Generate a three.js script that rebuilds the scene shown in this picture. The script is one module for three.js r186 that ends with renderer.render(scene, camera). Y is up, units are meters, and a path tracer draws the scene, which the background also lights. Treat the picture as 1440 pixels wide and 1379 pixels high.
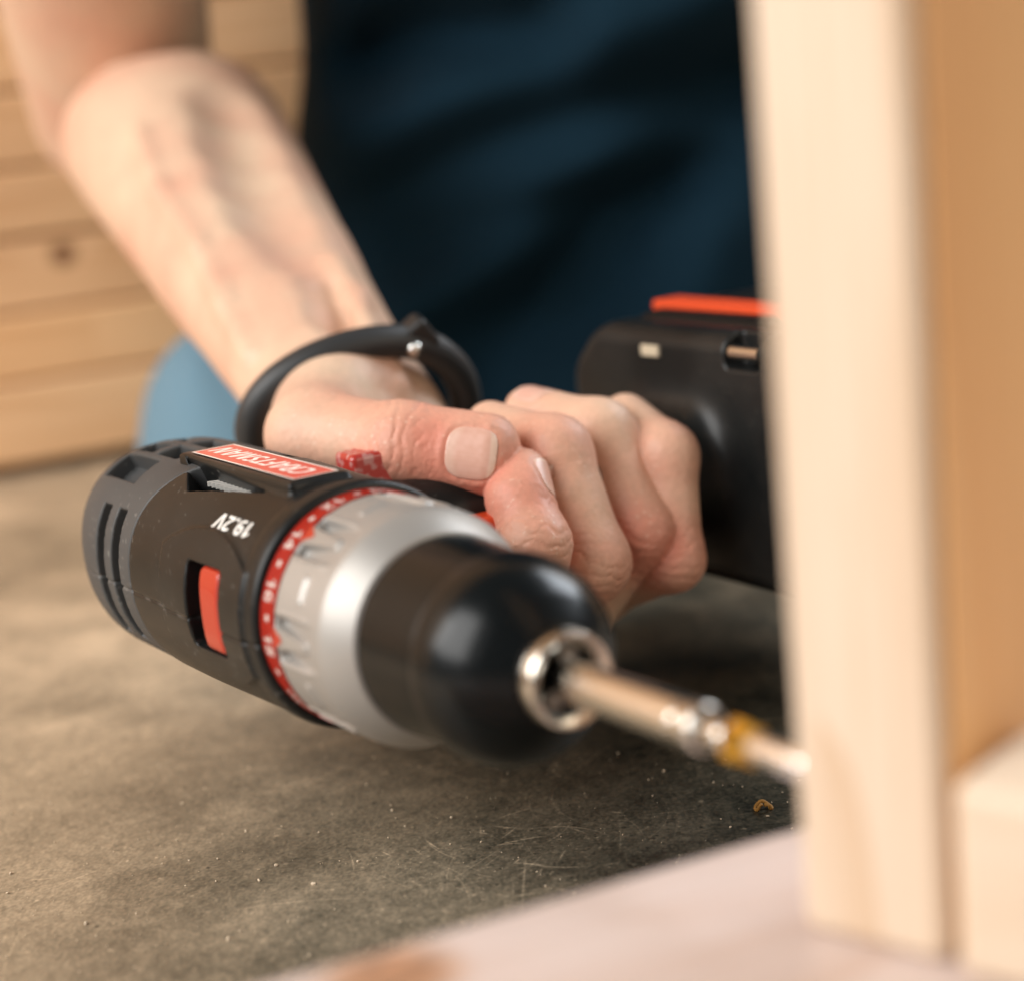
import * as THREE from 'three';
import { mergeGeometries } from 'three/addons/utils/BufferGeometryUtils.js';
import { RoundedBoxGeometry } from 'three/addons/geometries/RoundedBoxGeometry.js';
import { RectAreaLightUniformsLib } from 'three/addons/lights/RectAreaLightUniformsLib.js';

// ---------------------------------------------------------------- camera, light, exposure
const W = 1024, HT = 980, F = 2736, CX = 720, CY = 689.5;
const R = THREE.MathUtils.degToRad;
const scene = new THREE.Scene();
const camera = new THREE.PerspectiveCamera(2 * Math.atan(CY / F) * 180 / Math.PI, W / HT, 0.02, 30);
camera.position.set(0, 0.21343, 0);
camera.rotation.order = 'YXZ';
camera.rotation.set(R(-14), 0, R(-5.5));
camera.updateMatrixWorld(true);
camera.focus = 0.512;
camera.userData.fStop = camera.getFocalLength() / 13.4;
scene.add(camera);

const renderer = new THREE.WebGLRenderer({ antialias: true });
renderer.setSize(W, HT);
renderer.toneMapping = THREE.LinearToneMapping;
renderer.toneMappingExposure = 1.35;
renderer.shadowMap.enabled = true;
document.body.appendChild(renderer.domElement);
RectAreaLightUniformsLib.init();

scene.background = new THREE.Color().setRGB(0.07, 0.074, 0.076);
function areaLight(name, pos, target, w, h, color, intensity) {
  const l = new THREE.RectAreaLight(new THREE.Color().setRGB(...color), intensity, w, h);
  l.name = name; l.position.set(...pos); l.lookAt(...target); scene.add(l);
}
areaLight('left_window_light', [-1.30, 1.15, 0.42], [0.0, 0.08, -0.5], 1.5, 1.5, [1.0, 0.985, 0.965], 5.5);
areaLight('wall_fill_light', [-1.7, 0.95, -0.55], [0.0, 0.15, -1.0], 0.9, 0.9, [1.0, 0.985, 0.96], 6.5);  // added fill, no known window; brightens the planks and the left floor
areaLight('right_fill_light', [1.5, 0.7, 0.35], [0.1, 0.1, -0.35], 0.9, 0.9, [1.0, 0.86, 0.68], 2.3);  // added warm fill for the post side, in place of room bounce
areaLight('far_window_light', [1.15, 1.1, -1.45], [0.05, 0.05, -0.4], 1.0, 0.8, [0.86, 0.93, 1.0], 11.0);

// pixel of the photograph and distance along the view (mm) -> point of the world (mm)
function at(x, y, d) {
  return new THREE.Vector3((x - CX) / F * d, -(y - CY) / F * d, -d).applyQuaternion(camera.quaternion).add(new THREE.Vector3(0, 213.43, 0));
}
function onPlane(x, y, h) {
  const v = at(x, y, 1).sub(new THREE.Vector3(0, 213.43, 0));
  return v.multiplyScalar((h - 213.43) / v.y).add(new THREE.Vector3(0, 213.43, 0));
}

// ---------------------------------------------------------------- helpers
let seed = 12345;
const rnd = () => { seed = (seed * 1664525 + 1013904223) >>> 0; return seed / 4294967296; };
const V = (x, y, z) => new THREE.Vector3(x, y, z);
const mixn = (a, b, t) => a + (b - a) * t;
const clamp = (x, a = 0, b = 1) => x < a ? a : x > b ? b : x;
const sstep = (a, b, x) => { const t = clamp((x - a) / (b - a)); return t * t * (3 - 2 * t); };
const hash = (x, y, z) => { let h = Math.imul(x | 0, 374761393) ^ Math.imul(y | 0, 668265263) ^ Math.imul(z | 0, 2147483647 ^ 0x5bd1e995); h = Math.imul(h ^ (h >>> 13), 1274126177); return ((h ^ (h >>> 16)) >>> 0) / 4294967296; };
function noise3(x, y, z) {
  const i = Math.floor(x), j = Math.floor(y), k = Math.floor(z); x -= i; y -= j; z -= k;
  const u = x * x * (3 - 2 * x), v = y * y * (3 - 2 * y), w = z * z * (3 - 2 * z);
  const a = mixn(mixn(hash(i, j, k), hash(i + 1, j, k), u), mixn(hash(i, j + 1, k), hash(i + 1, j + 1, k), u), v);
  const b = mixn(mixn(hash(i, j, k + 1), hash(i + 1, j, k + 1), u), mixn(hash(i, j + 1, k + 1), hash(i + 1, j + 1, k + 1), u), v);
  return mixn(a, b, w) * 2 - 1;
}
const fbm = (x, y, z, o = 4) => { let s = 0, a = 0.5; for (let i = 0; i < o; i++) { s += a * noise3(x, y, z); x = x * 2.03 + 7.1; y = y * 2.03 + 3.7; z = z * 2.03 + 1.3; a *= 0.5; } return s; };
const smin = (a, b, k) => { const h = Math.max(k - Math.abs(a - b), 0) / k; return Math.min(a, b) - h * h * k * 0.25; };
const smax = (a, b, k) => -smin(-a, -b, k);

function texture(w, h, fn, srgb = true, wrap = THREE.RepeatWrapping) {
  const d = new Uint8Array(w * h * 4);
  for (let y = 0; y < h; y++) for (let x = 0; x < w; x++) {
    const c = fn(x, y), i = (y * w + x) * 4;
    for (let k = 0; k < 3; k++) d[i + k] = clamp(c[k] ?? c[0], 0, 255);
    d[i + 3] = 255;
  }
  const t = new THREE.DataTexture(d, w, h); t.magFilter = THREE.LinearFilter; t.minFilter = THREE.LinearMipmapLinearFilter; t.generateMipmaps = true;
  t.wrapS = t.wrapT = wrap; if (srgb) t.colorSpace = THREE.SRGBColorSpace; t.needsUpdate = true; return t;
}
const std = (o) => { const { rgb, ...r } = o; const m = new THREE.MeshStandardMaterial(r); if (rgb) m.color.setRGB(...rgb); return m; };
const phys = (o) => { const { rgb, ...r } = o; const m = new THREE.MeshPhysicalMaterial(r); if (rgb) m.color.setRGB(...rgb); return m; };
function add(name, geo, mat, parent = scene) {
  const m = new THREE.Mesh(geo, mat); m.name = name; m.castShadow = m.receiveShadow = true; parent.add(m); return m;
}
const tag = (o, label, category, extra = {}) => { o.userData = { label, category, ...extra }; return o; };
function group(name) { const g = new THREE.Group(); g.name = name; scene.add(g); return g; }

// a mesh (naive surface nets) of a signed distance function given in mm; colour(x, y, z) optional
function nets(f, lo, hi, h, colour, eps = h * 0.6, fn = f) {
  const n = [0, 1, 2].map((k) => Math.ceil((hi[k] - lo[k]) / h) + 1), [nx, ny, nz] = n, B = 6;
  const val = new Float32Array(nx * ny * nz), id = (i, j, k) => (k * ny + j) * nx + i;
  for (let bk = 0; bk < nz; bk += B) for (let bj = 0; bj < ny; bj += B) for (let bi = 0; bi < nx; bi += B) {
    const c = f(lo[0] + (bi + B / 2) * h, lo[1] + (bj + B / 2) * h, lo[2] + (bk + B / 2) * h), far = Math.abs(c) > B * h * 1.35;
    for (let k = bk; k < Math.min(bk + B, nz); k++) for (let j = bj; j < Math.min(bj + B, ny); j++) for (let i = bi; i < Math.min(bi + B, nx); i++)
      val[id(i, j, k)] = far ? c : f(lo[0] + i * h, lo[1] + j * h, lo[2] + k * h);
  }
  const cell = new Map(), pos = [], idx = [];
  const vertex = (i, j, k) => {
    const key = id(i, j, k); let v = cell.get(key); if (v !== undefined) return v;
    let sx = 0, sy = 0, sz = 0, m = 0;
    const e = (ax, ay, az, bx, by, bz) => {
      const a = val[id(i + ax, j + ay, k + az)], b = val[id(i + bx, j + by, k + bz)];
      if ((a < 0) === (b < 0)) return; const t = a / (a - b); sx += ax + (bx - ax) * t; sy += ay + (by - ay) * t; sz += az + (bz - az) * t; m++;
    };
    e(0,0,0,1,0,0); e(0,1,0,1,1,0); e(0,0,1,1,0,1); e(0,1,1,1,1,1); e(0,0,0,0,1,0); e(1,0,0,1,1,0); e(0,0,1,0,1,1); e(1,0,1,1,1,1); e(0,0,0,0,0,1); e(1,0,0,1,0,1); e(0,1,0,0,1,1); e(1,1,0,1,1,1);
    v = pos.length / 3; pos.push(lo[0] + (i + sx / m) * h, lo[1] + (j + sy / m) * h, lo[2] + (k + sz / m) * h); cell.set(key, v); return v;
  };
  const quad = (a, b, c, d, flip) => flip ? idx.push(a, c, b, a, d, c) : idx.push(a, b, c, a, c, d);
  for (let k = 1; k < nz - 1; k++) for (let j = 1; j < ny - 1; j++) for (let i = 1; i < nx - 1; i++) {
    const s = val[id(i, j, k)] < 0;
    if (s !== val[id(i + 1, j, k)] < 0) quad(vertex(i, j - 1, k - 1), vertex(i, j, k - 1), vertex(i, j, k), vertex(i, j - 1, k), !s);
    if (s !== val[id(i, j + 1, k)] < 0) quad(vertex(i - 1, j, k - 1), vertex(i - 1, j, k), vertex(i, j, k), vertex(i, j, k - 1), !s);
    if (s !== val[id(i, j, k + 1)] < 0) quad(vertex(i - 1, j - 1, k), vertex(i, j - 1, k), vertex(i, j, k), vertex(i - 1, j, k), !s);
  }
  const N = pos.length / 3, P = new Float32Array(N * 3), nor = new Float32Array(N * 3), col = colour && new Float32Array(N * 3);
  for (let v = 0; v < N; v++) {
    let x = pos[v * 3], y = pos[v * 3 + 1], z = pos[v * 3 + 2];
    let gx = fn(x + eps, y, z) - fn(x - eps, y, z), gy = fn(x, y + eps, z) - fn(x, y - eps, z), gz = fn(x, y, z + eps) - fn(x, y, z - eps);
    const l = Math.hypot(gx, gy, gz) || 1; gx /= l; gy /= l; gz /= l;
    nor[v * 3] = gx; nor[v * 3 + 1] = gy; nor[v * 3 + 2] = gz;
    if (col) { const c = colour(x, y, z, gx, gy, gz); col[v * 3] = c[0]; col[v * 3 + 1] = c[1]; col[v * 3 + 2] = c[2]; }
    P[v * 3] = x / 1000; P[v * 3 + 1] = y / 1000; P[v * 3 + 2] = z / 1000;
  }
  const g = new THREE.BufferGeometry();
  g.setAttribute('position', new THREE.BufferAttribute(P, 3)); g.setAttribute('normal', new THREE.BufferAttribute(nor, 3));
  if (col) g.setAttribute('color', new THREE.BufferAttribute(col, 3));
  g.setIndex(new THREE.BufferAttribute(Uint32Array.from(idx), 1));
  return g;
}
// tapered capsule a -> b, radii ra, rb
function cap(a, b, ra, rb) {
  const bx = b.x - a.x, by = b.y - a.y, bz = b.z - a.z, q = 1 / (bx * bx + by * by + bz * bz || 1);
  return (x, y, z) => {
    const px = x - a.x, py = y - a.y, pz = z - a.z, t = clamp((px * bx + py * by + pz * bz) * q);
    return Math.sqrt((px - bx * t) ** 2 + (py - by * t) ** 2 + (pz - bz * t) ** 2) - (ra + (rb - ra) * t);
  };
}
const rbox = (x, y, z, cx, cy, cz, hx, hy, hz, r) => {
  const a = Math.abs(x - cx) - hx + r, b = Math.abs(y - cy) - hy + r, c = Math.abs(z - cz) - hz + r;
  return Math.hypot(Math.max(a, 0), Math.max(b, 0), Math.max(c, 0)) + Math.min(Math.max(a, b, c), 0) - r;
};
// lathe about local X from [x, r] pairs in mm
function latheX(profile, seg = 96) {
  const g = new THREE.LatheGeometry(profile.map(([x, r]) => new THREE.Vector2(r / 1000, x / 1000)), seg);
  g.rotateZ(-Math.PI / 2); return g;
}

// ---------------------------------------------------------------- wood
function pine(seedn, light, dark, rings, w = 512, h = 1024, knots = [], knotC = [130, 82, 48]) {
  return texture(w, h, (x, y) => {
    const u = x / w, v = y / h; let bend = 0, kn = 0;
    for (const [ku, kv, kr] of knots) { const d = Math.hypot((u - ku) * 1.0, (v - kv) * 2.2) / kr; bend += Math.exp(-d * d * 0.5) * (u > ku ? 1 : -1) * 0.6; kn = Math.max(kn, 1 - sstep(0.25, 0.75, d)); }
    const q = u * rings + fbm(u * 3, v * 1.6, seedn, 3) * 1.3 + bend, fr = q - Math.floor(q);
    let t = Math.pow(fr, 2.2) * 0.75 * (0.6 + 0.5 * noise3(Math.floor(q) * 1.7, 3, seedn));
    t += 0.22 * noise3(u * 130, v * 5, seedn + 4) + 0.1 * noise3(u * 300, v * 18, seedn + 9) + 0.25 * fbm(u * 4, v * 3, seedn + 2, 3);
    t = clamp(t, 0, 1.1);
    const c = [0, 1, 2].map((k) => mixn(light[k], dark[k], t));
    return kn ? c.map((p, k) => mixn(p, knotC[k] * (0.85 + 0.2 * noise3(u * 60, v * 60, 1)), kn * 0.8)) : c;
  });
}
function boxUV(w, h, d, r, along) {   // rounded box with uv in units of 0.1 m across, 0.25 m along the grain (axis `along`)
  const g = new RoundedBoxGeometry(w, h, d, 3, r), p = g.attributes.position, n = g.attributes.normal, uv = new Float32Array(p.count * 2);
  for (let i = 0; i < p.count; i++) {
    const c = [p.getX(i), p.getY(i), p.getZ(i)], m = [n.getX(i), n.getY(i), n.getZ(i)].map(Math.abs), o = [0, 1, 2].filter((k) => k !== along);
    const across = m[o[0]] > m[o[1]] ? o[1] : o[0];
    uv[i * 2] = (m[along] > 0.8 ? c[o[0]] : c[across] + 0.37 * c[across === o[0] ? o[1] : o[0]]) / 0.1; uv[i * 2 + 1] = (m[along] > 0.8 ? c[o[1]] : c[along]) / 0.25;
  }
  g.setAttribute('uv', new THREE.BufferAttribute(uv, 2)); return g;
}

// ---------------------------------------------------------------- floor
{
  const S = 0.62, X0 = -0.32, Z0 = -0.82, T = 2048;       // the detailed square of floor under the drill; it repeats mirrored beyond
  const H = new Float32Array(T * T), C = new Float32Array(T * T);
  for (let y = 0; y < T; y++) for (let x = 0; x < T; x++) {
    const u = x / T * S * 100, v = y / T * S * 100;       // cm
    const big = fbm(u * 0.09, v * 0.09, 3, 4), med = fbm(u * 0.55 + big * 2, v * 0.55, 8, 4), fine = fbm(u * 3.2, v * 3.2, 5, 3), grit = noise3(u * 14, v * 14, 2);
    C[y * T + x] = 0.52 + big * 0.62 + med * 0.22 + fine * 0.13 + grit * 0.10 + 0.09 * noise3(u * 24, v * 9, 6) + 0.68 * (1 - sstep(0.22, 0.60, x / T + 0.16 * big - 0.12 * (0.5 - y / T))) - 0.25;  // sstep term paints brightness at left and shade at right into the colour
    H[y * T + x] = 0.5 + med * 0.2 + fine * 0.4 + grit * 0.3;
  }
  const spot = (cx, cy, r, dc, dh) => { for (let y = Math.max(0, Math.floor(cy - r - 1)); y <= Math.min(T - 1, cy + r + 1); y++) for (let x = Math.max(0, Math.floor(cx - r - 1)); x <= Math.min(T - 1, cx + r + 1); x++) { const k = clamp(r + 0.5 - Math.hypot(x - cx, y - cy)); C[y * T + x] += dc * k; H[y * T + x] += dh * k; } };
  for (let i = 0; i < 9000; i++) spot(rnd() * T, rnd() * T, 0.4 + rnd() * rnd() * 2.4, rnd() < 0.62 ? 0.28 * rnd() + 0.06 : -0.35 * rnd(), 0.3 * rnd());
  for (let i = 0; i < 420; i++) {                           // scratches
    let x = rnd() * T, y = rnd() * T, a = rnd() * 6.28, len = 20 + rnd() * rnd() * 320, c = (rnd() < 0.72 ? 0.28 : -0.28) * (0.4 + rnd()), bend = (rnd() - 0.5) * 0.01, w = 0.5 + rnd() * 0.7;
    for (let s = 0; s < len; s++) { spot(x, y, w * 0.6, c * 0.5 * Math.sin(Math.PI * s / len), -0.1); x += Math.cos(a); y += Math.sin(a); a += bend + (rnd() - 0.5) * 0.02; }
  }
  const line = (x, y, a, len, c, bend, w) => { for (let s = 0; s < len; s++) { spot(x, y, w, c * Math.sin(Math.PI * (s + 1) / (len + 1)) * (0.6 + 0.6 * rnd()), -0.15); x += Math.cos(a); y += Math.sin(a); a += bend; } };
  for (let i = 0; i < 75; i++) {                           // worn patch of pale scratches in front of the chuck
    const px = (-0.012 + (rnd() + rnd() - 1) * 0.05 - X0) / S * T, py = (-0.462 + (rnd() + rnd() - 1) * 0.04 - Z0) / S * T;
    line(px, py, rnd() * 6.28, 12 + rnd() * rnd() * 150, 0.16 + 0.22 * rnd(), (rnd() - 0.5) * 0.03, 0.3 + rnd() * 0.6);
    for (let k = 0; k < 26; k++) spot(px + (rnd() - 0.5) * 130, py + (rnd() - 0.5) * 90, 0.3 + rnd() * rnd() * 1.5, rnd() < 0.7 ? 0.3 * rnd() : -0.3 * rnd(), 0.3);
  }
  for (let i = 0; i < 90; i++) {                           // scuffed smears
    const x0 = rnd() * T, y0 = rnd() * T, a = rnd() * 6.28, L = 30 + rnd() * 90;
    for (let k = 0; k < 60; k++) { const s = (rnd() - 0.5) * L, q = (rnd() - 0.5) * L * 0.35; spot(x0 + Math.cos(a) * s - Math.sin(a) * q, y0 + Math.sin(a) * s + Math.cos(a) * q, 0.5 + rnd() * 1.6, 0.16 * (rnd() - 0.25), 0.1); }
  }
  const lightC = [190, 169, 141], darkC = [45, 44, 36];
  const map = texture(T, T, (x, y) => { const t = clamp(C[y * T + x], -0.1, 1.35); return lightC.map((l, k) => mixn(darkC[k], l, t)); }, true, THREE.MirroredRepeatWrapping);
  const bump = texture(1024, 1024, (x, y) => [H[y * 2 * T + x * 2] * 200], false, THREE.MirroredRepeatWrapping);
  const rough = texture(512, 512, (x, y) => [0, 84 + 50 * C[y * 4 * T + x * 4], 0], false, THREE.MirroredRepeatWrapping);
  const g = new THREE.PlaneGeometry(8, 8, 1, 1); g.rotateX(-Math.PI / 2);
  const p = g.attributes.position, uv = g.attributes.uv;
  for (let i = 0; i < p.count; i++) uv.setXY(i, (p.getX(i) - X0) / S, (p.getZ(i) - Z0) / S);
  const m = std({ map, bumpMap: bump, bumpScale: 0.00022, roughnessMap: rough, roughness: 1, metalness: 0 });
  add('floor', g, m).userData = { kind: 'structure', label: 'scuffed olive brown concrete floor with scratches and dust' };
}

// ---------------------------------------------------------------- plank wall far behind
{
  const a = onPlane(0, 678, 0), b = onPlane(185, 646, 0), dir = b.clone().sub(a).setY(0).normalize(), n = V(-dir.z, 0, dir.x); if (n.z < 0) n.negate();
  const g = group('plank_wall');
  g.position.copy(a).multiplyScalar(0.001); g.quaternion.setFromRotationMatrix(new THREE.Matrix4().makeBasis(dir, V(0, 1, 0), n));
  tag(g, 'wall of horizontal honey coloured pine planks behind the person', 'wall');
  const texs = [0, 1, 2].map((k) => { const t = pine(20 + k * 7, [238, 194, 148], [214, 164, 116], 5, 256, 512, k === 1 ? [[0.5, 0.42, 0.12]] : []); return std({ map: t, roughness: 0.6 }); });
  const knotty = std({ map: pine(41, [234, 188, 142], [208, 156, 108], 5, 256, 512, [[0.58, 0.5, 0.11]]), roughness: 0.6 });
  texs[1].color.setRGB(0.93, 0.90, 0.87); texs[2].color.setRGB(1.0, 0.96, 0.90);
  const backing = std({ rgb: [0.05, 0.035, 0.025], roughness: 0.9 });
  const L = 3.2, edges = [[7, 48], [49.5, 83], [84.5, 121], [122.5, 156]];
  let y = 0.1575; const rows = edges.map(([p, q]) => [p / 1000, q / 1000]);
  for (let i = 0; i < 24; i++) { const h = 0.036 + 0.004 * ((i * 7) % 5) / 5; rows.push([y, y + h]); y += h + 0.0016; }
  rows.forEach(([p, q], i) => {
    const q2 = boxUV(L, q - p, 0.02, 0.003, 0), uv = q2.attributes.uv;
    const pp = q2.attributes.position;
    for (let k = 0; k < uv.count; k++) i === 2 ? uv.setXY(k, pp.getY(k) / 0.1 + 0.5, (pp.getX(k) + 0.201) / 0.25 + 0.5) : uv.setXY(k, uv.getX(k) * 1.2 + i * 0.37, uv.getY(k) * 0.8 + i * 0.61);
    const m = add('plank', q2, i === 2 ? knotty : texs[(i * 5 + (i >> 1)) % 3], g); m.position.set(0.25, (p + q) / 2, -0.01 - 0.0012 * (i % 3));
  });
  const bk = add('backing', new THREE.BoxGeometry(L, y, 0.02), backing, g); bk.position.set(0.25, y / 2, -0.045);
}

// ---------------------------------------------------------------- timber frame in front
const yb = 55;
const Lp = onPlane(1130, 1308, yb), Cp = onPlane(1333, 1360, yb);
const fu = Cp.clone().sub(Lp).setY(0), faceW = fu.length(); fu.normalize();            // along the lit face of the post
const fv = V(fu.z, 0, -fu.x); if (fv.z > 0) fv.negate();                                // away from the camera
{
  const m4 = new THREE.Matrix4().makeBasis(fu, V(0, 1, 0), fv.clone().negate());
  const q = new THREE.Quaternion().setFromRotationMatrix(m4);
  const pw = std({ map: pine(3, [211, 190, 167], [186, 150, 114], 3), roughness: 0.55 });
  const pw2 = std({ map: pine(11, [211, 191, 168], [194, 162, 128], 4), roughness: 0.55 });
  const put = (o, u, v, y) => { o.position.copy(Lp).addScaledVector(fu, u).addScaledVector(fv, v).setY(y).multiplyScalar(0.001); o.quaternion.copy(q); };
  const post = add('wooden_post', boxUV(faceW / 1000, 0.9, 0.045, 0.0025, 1), pw);
  put(post, faceW / 2, 22.5, yb + 450);
  tag(post, 'upright pale pine post in the foreground that the drill bit runs into', 'post');
  const shadeSheet = add('post_shade_sheet', boxUV(0.0008, 0.9, 0.060, 0.0002, 1), std({ map: pine(29, [242, 188, 128], [228, 164, 102], 4), roughness: 0.5 }));  // added layer, paints the warm shaded tone onto the post side
  put(shadeSheet, faceW + 0.6, 33.6, yb + 450);
  tag(shadeSheet, 'thin added orange board set against the right side of the pale post', 'sheet');
  const rail = add('wooden_rail', boxUV(0.26, 0.034, 0.032, 0.003, 0), pw2);
  put(rail, faceW + 3 + 130, 13, yb + 17.2);
  tag(rail, 'short pale pine rail lying low against the right side of the post', 'timber');
  // base timber: its far edge runs through two points seen in the photograph
  const e1 = onPlane(1115, 1160, yb), e2 = onPlane(345, 1384, yb), ed = e1.clone().sub(e2).setY(0).normalize(), en = V(-ed.z, 0, ed.x); if (en.z < 0) en.negate();
  const kp = onPlane(545, 1374, yb).sub(e1.clone().addScaledVector(ed, 60).addScaledVector(en, 150)), fr = (x) => x - Math.floor(x);
  const pw3 = std({ map: pine(17, [206, 188, 180], [188, 160, 144], 3, 512, 1024, [[fr(kp.dot(en) / 100 + 0.37 * 0.274), fr(kp.dot(ed) / 250), 0.2]], [176, 122, 84]), roughness: 0.38 });
  const base = add('base_timber', boxUV(1.3, 0.0548, 0.3, 0.0025, 0), pw3);
  base.quaternion.setFromRotationMatrix(new THREE.Matrix4().makeBasis(ed, V(0, 1, 0), en));
  base.position.copy(e1).addScaledVector(ed, 60).addScaledVector(en, 150).setY(27.4).multiplyScalar(0.001);
  tag(base, 'wide pinkish planed timber lying flat on the floor under the post', 'timber');
}

// ---------------------------------------------------------------- the drill (own axes in mm: x along the bit, -y down the handle, -z its side facing up)
const toWorld = (v) => v.applyQuaternion(camera.quaternion);
const camV = (x, y, z) => toWorld(V(x, -y, -z));
const dA = camV(0.539, 0.124, -0.833).normalize();
const nose = V(12.5, -39, -399).applyQuaternion(camera.quaternion).add(V(0, 213.43, 0));
let dH = camV(0.825, -0.155, 0.542); dH.addScaledVector(dA, -dH.dot(dA)).normalize();
dH.applyAxisAngle(dA, R(2));                                                             // rolled a little
const dY = dH.clone().negate(), dZ = dA.clone().cross(dY), dC = nose.clone().addScaledVector(dA, -88);
const drillQ = new THREE.Quaternion().setFromRotationMatrix(new THREE.Matrix4().makeBasis(dA, dY, dZ));
const toDrill = (p) => { const d = p.clone().sub(dC); return V(d.dot(dA), d.dot(dY), d.dot(dZ)); };
const drill = group('cordless_drill');
drill.position.copy(dC).multiplyScalar(0.001); drill.quaternion.copy(drillQ);
tag(drill, 'black cordless drill with silver clutch ring lying on its side in the hand', 'drill');
{
  const blackP = phys({ vertexColors: true, roughness: 0.36, specularIntensity: 0.55 });
  const dusty = (x, y, z) => { const a = noise3(x * 1.1, y * 1.1, z * 1.1), b = fbm(x * 0.06, y * 0.06, z * 0.06, 3), seam = y > 0 && x > -131 ? Math.exp(-(((z - 3) / 0.55) ** 2)) : 0;
    const t = 0.10 * sstep(0.62, 0.85, a) * sstep(-0.2, 0.4, b) * (y < -90 ? 0.15 : 1) + 0.010 * clamp(b + 0.3) + 0.05 * seam * sstep(-0.1, 0.3, noise3(x * 0.3, y * 0.3, 5)); return [0.0068 + t, 0.0074 + t * 0.95, 0.0074 + t * 0.85]; };
  const greyP = phys({ vertexColors: true, roughness: 0.55, specularIntensity: 0.8 });
  const dark = std({ rgb: [0.006, 0.006, 0.006], roughness: 0.8 });
  const redP = phys({ rgb: [0.40, 0.024, 0.008], roughness: 0.38, clearcoat: 0.3 });
  const bodyR = (x) => { const t = x < -100 ? Math.sqrt(Math.max(0, 1 - ((-100 - x) / 44) ** 2.4)) : 1; return (x < -60 ? 30.6 : mixn(30.6, 29.8, sstep(-60, -10, x))) * t; };
  const hull = (x, y, z) => {
    const ax = x, r = Math.hypot(y, z), R0 = bodyR(clamp(ax, -131, 0));
    // slightly squared section
    const sq = Math.pow(Math.abs(y) ** 2.6 + Math.abs(z) ** 2.6, 1 / 2.6);
    return smax(mixn(r, sq, 0.55) - R0, Math.abs(x + 65) - 65, 4);
  };
  const ang = (y, z) => Math.atan2(z, y) * 180 / Math.PI;
  // motor housing with handle
  const housing = (x, y, z) => {
    let d = hull(x, y, z);
    if (y > -34) d = smax(d, -(x + 78 - 0.004 * ang(y, z) ** 2 * 0.6 * sstep(150, 100, Math.abs(ang(y, z)))), 0.8);            // rear limit
    const a = ang(y, z);
    // side plateau for the label
    d = smin(d, rbox(x, y, z, -45, 3.4, -25, 34, 8.6, 6.4, 1.2), 1.5);
    // raised pad round the gear selector
    const pad = Math.max(Math.hypot(y, z) - 31.7, Math.abs(a + 1) * 0.55 - 20 + 0.012 * (x + 30) ** 2, Math.abs(x + 30) - 24);
    d = smin(d, pad, 2.5);
    // front collar
    d = smin(d, smax(Math.hypot(y, z) - 30.6, Math.abs(x + 3.2) - 3.2, 1.6), 1.6);
    // handle
    const hx = -64 + 0.05 * (y + 30);
    const grip = rbox(x, y, z, hx, -80, 0, 20 - 0.02 * (y + 70), 72, 15.5, 13);
    d = smin(d, grip, 12);
    // foot that carries the battery
    const foot = smax(smax(rbox(x, y, z, -69, -158, -3, 59, 9, 39.5, 7), (-x - z) * 0.707 - 108, 5), -rbox(x, y, z, -36, -150, -40, 8, 7, 8, 2), 1.5);
    d = smin(d, foot, 16);
    // selector slot
    d = smax(d, -rbox(x, y, z, -28, 33, -1, 9.6, 9, 11, 1.5), 0.7);
    // wedge vent between label and voltage print
    { const t = a * 0.54, tri = (x1, t1, x2, t2) => ((x - x1) * (t2 - t1) - (t - t1) * (x2 - x1)) / Math.hypot(x2 - x1, t2 - t1);
      const e = -Math.min(tri(-74, -37.6, -57, -28.4), tri(-57, -28.4, -22, -35.6), tri(-22, -35.6, -74, -37.6));
      d = smax(d, -Math.max(e, 24.5 + clamp((x + 60) / 30) * 3 - Math.hypot(y, z)), 0.6); }
    // seam of the two shells
    d += 0.5 * Math.exp(-(((z - 3) / 0.35) ** 2)) * (y > 0 ? 1 : 0);
    return d;
  };
  add('motor_housing', nets(housing, [-130, -172, -46], [4, 38, 46], 0.66, dusty, 0.25), blackP, drill);
  const rear = (x, y, z) => {
    let d = hull(x, y, z) + 0.35;
    d = smax(d, (x + 78.6 - 0.004 * ang(y, z) ** 2 * 0.6 * sstep(150, 100, Math.abs(ang(y, z)))), 0.8);
    const a = ang(y, z), r = Math.hypot(y, z);
    for (const xs of [-100, -89]) d = smax(d, -Math.max(Math.abs(x - xs - 0.002 * a * a * 0.6) - 2.7, Math.abs(a - 2) * 0.53 - 19, 24 - r), 0.6);
    for (const [as, x0, x1] of [[-57, -114, -90], [-77, -116, -101], [-77, -97, -84], [-96, -116, -101], [-96, -97, -84]]) d = smax(d, -Math.max(Math.abs(a - as) * 0.53 - (as > -60 ? 4.6 : 3.6), Math.abs(x - (x0 + x1) / 2) - (x1 - x0) / 2, 25 - r), 0.7);
    d += 0.45 * Math.exp(-(((z - 3) / 0.35) ** 2)) * (y > 0 ? 1 : 0);
    return d;
  };
  add('rear_cap', nets(rear, [-134, -36, -38], [-60, 38, 38], 0.66, (x, y, z) => dusty(x, y, z).map((v) => v * 0.9 + 0.046), 0.25), greyP, drill);
  add('motor_can', latheX([[-126, 0.1], [-126, 20], [-80, 22.5], [-70, 22.5]], 48), std({ rgb: [0.12, 0.12, 0.12], metalness: 0.5, roughness: 0.5 }), drill);
  { // louvred plate seen inside the wedge vent
    const gs = []; for (let i = 0; i < 9; i++) { const b = new THREE.BoxGeometry(0.0009, 0.0038, 0.0012); b.rotateZ(0.35); b.translate(-0.0575 + i * 0.0026, 0.0114, -0.0256); gs.push(b); }
    const v = add('vent_rib', mergeGeometries(gs), std({ rgb: [0.6, 0.58, 0.54], roughness: 0.6 }), drill); v.userData.kind = 'stuff';
  }
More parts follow.
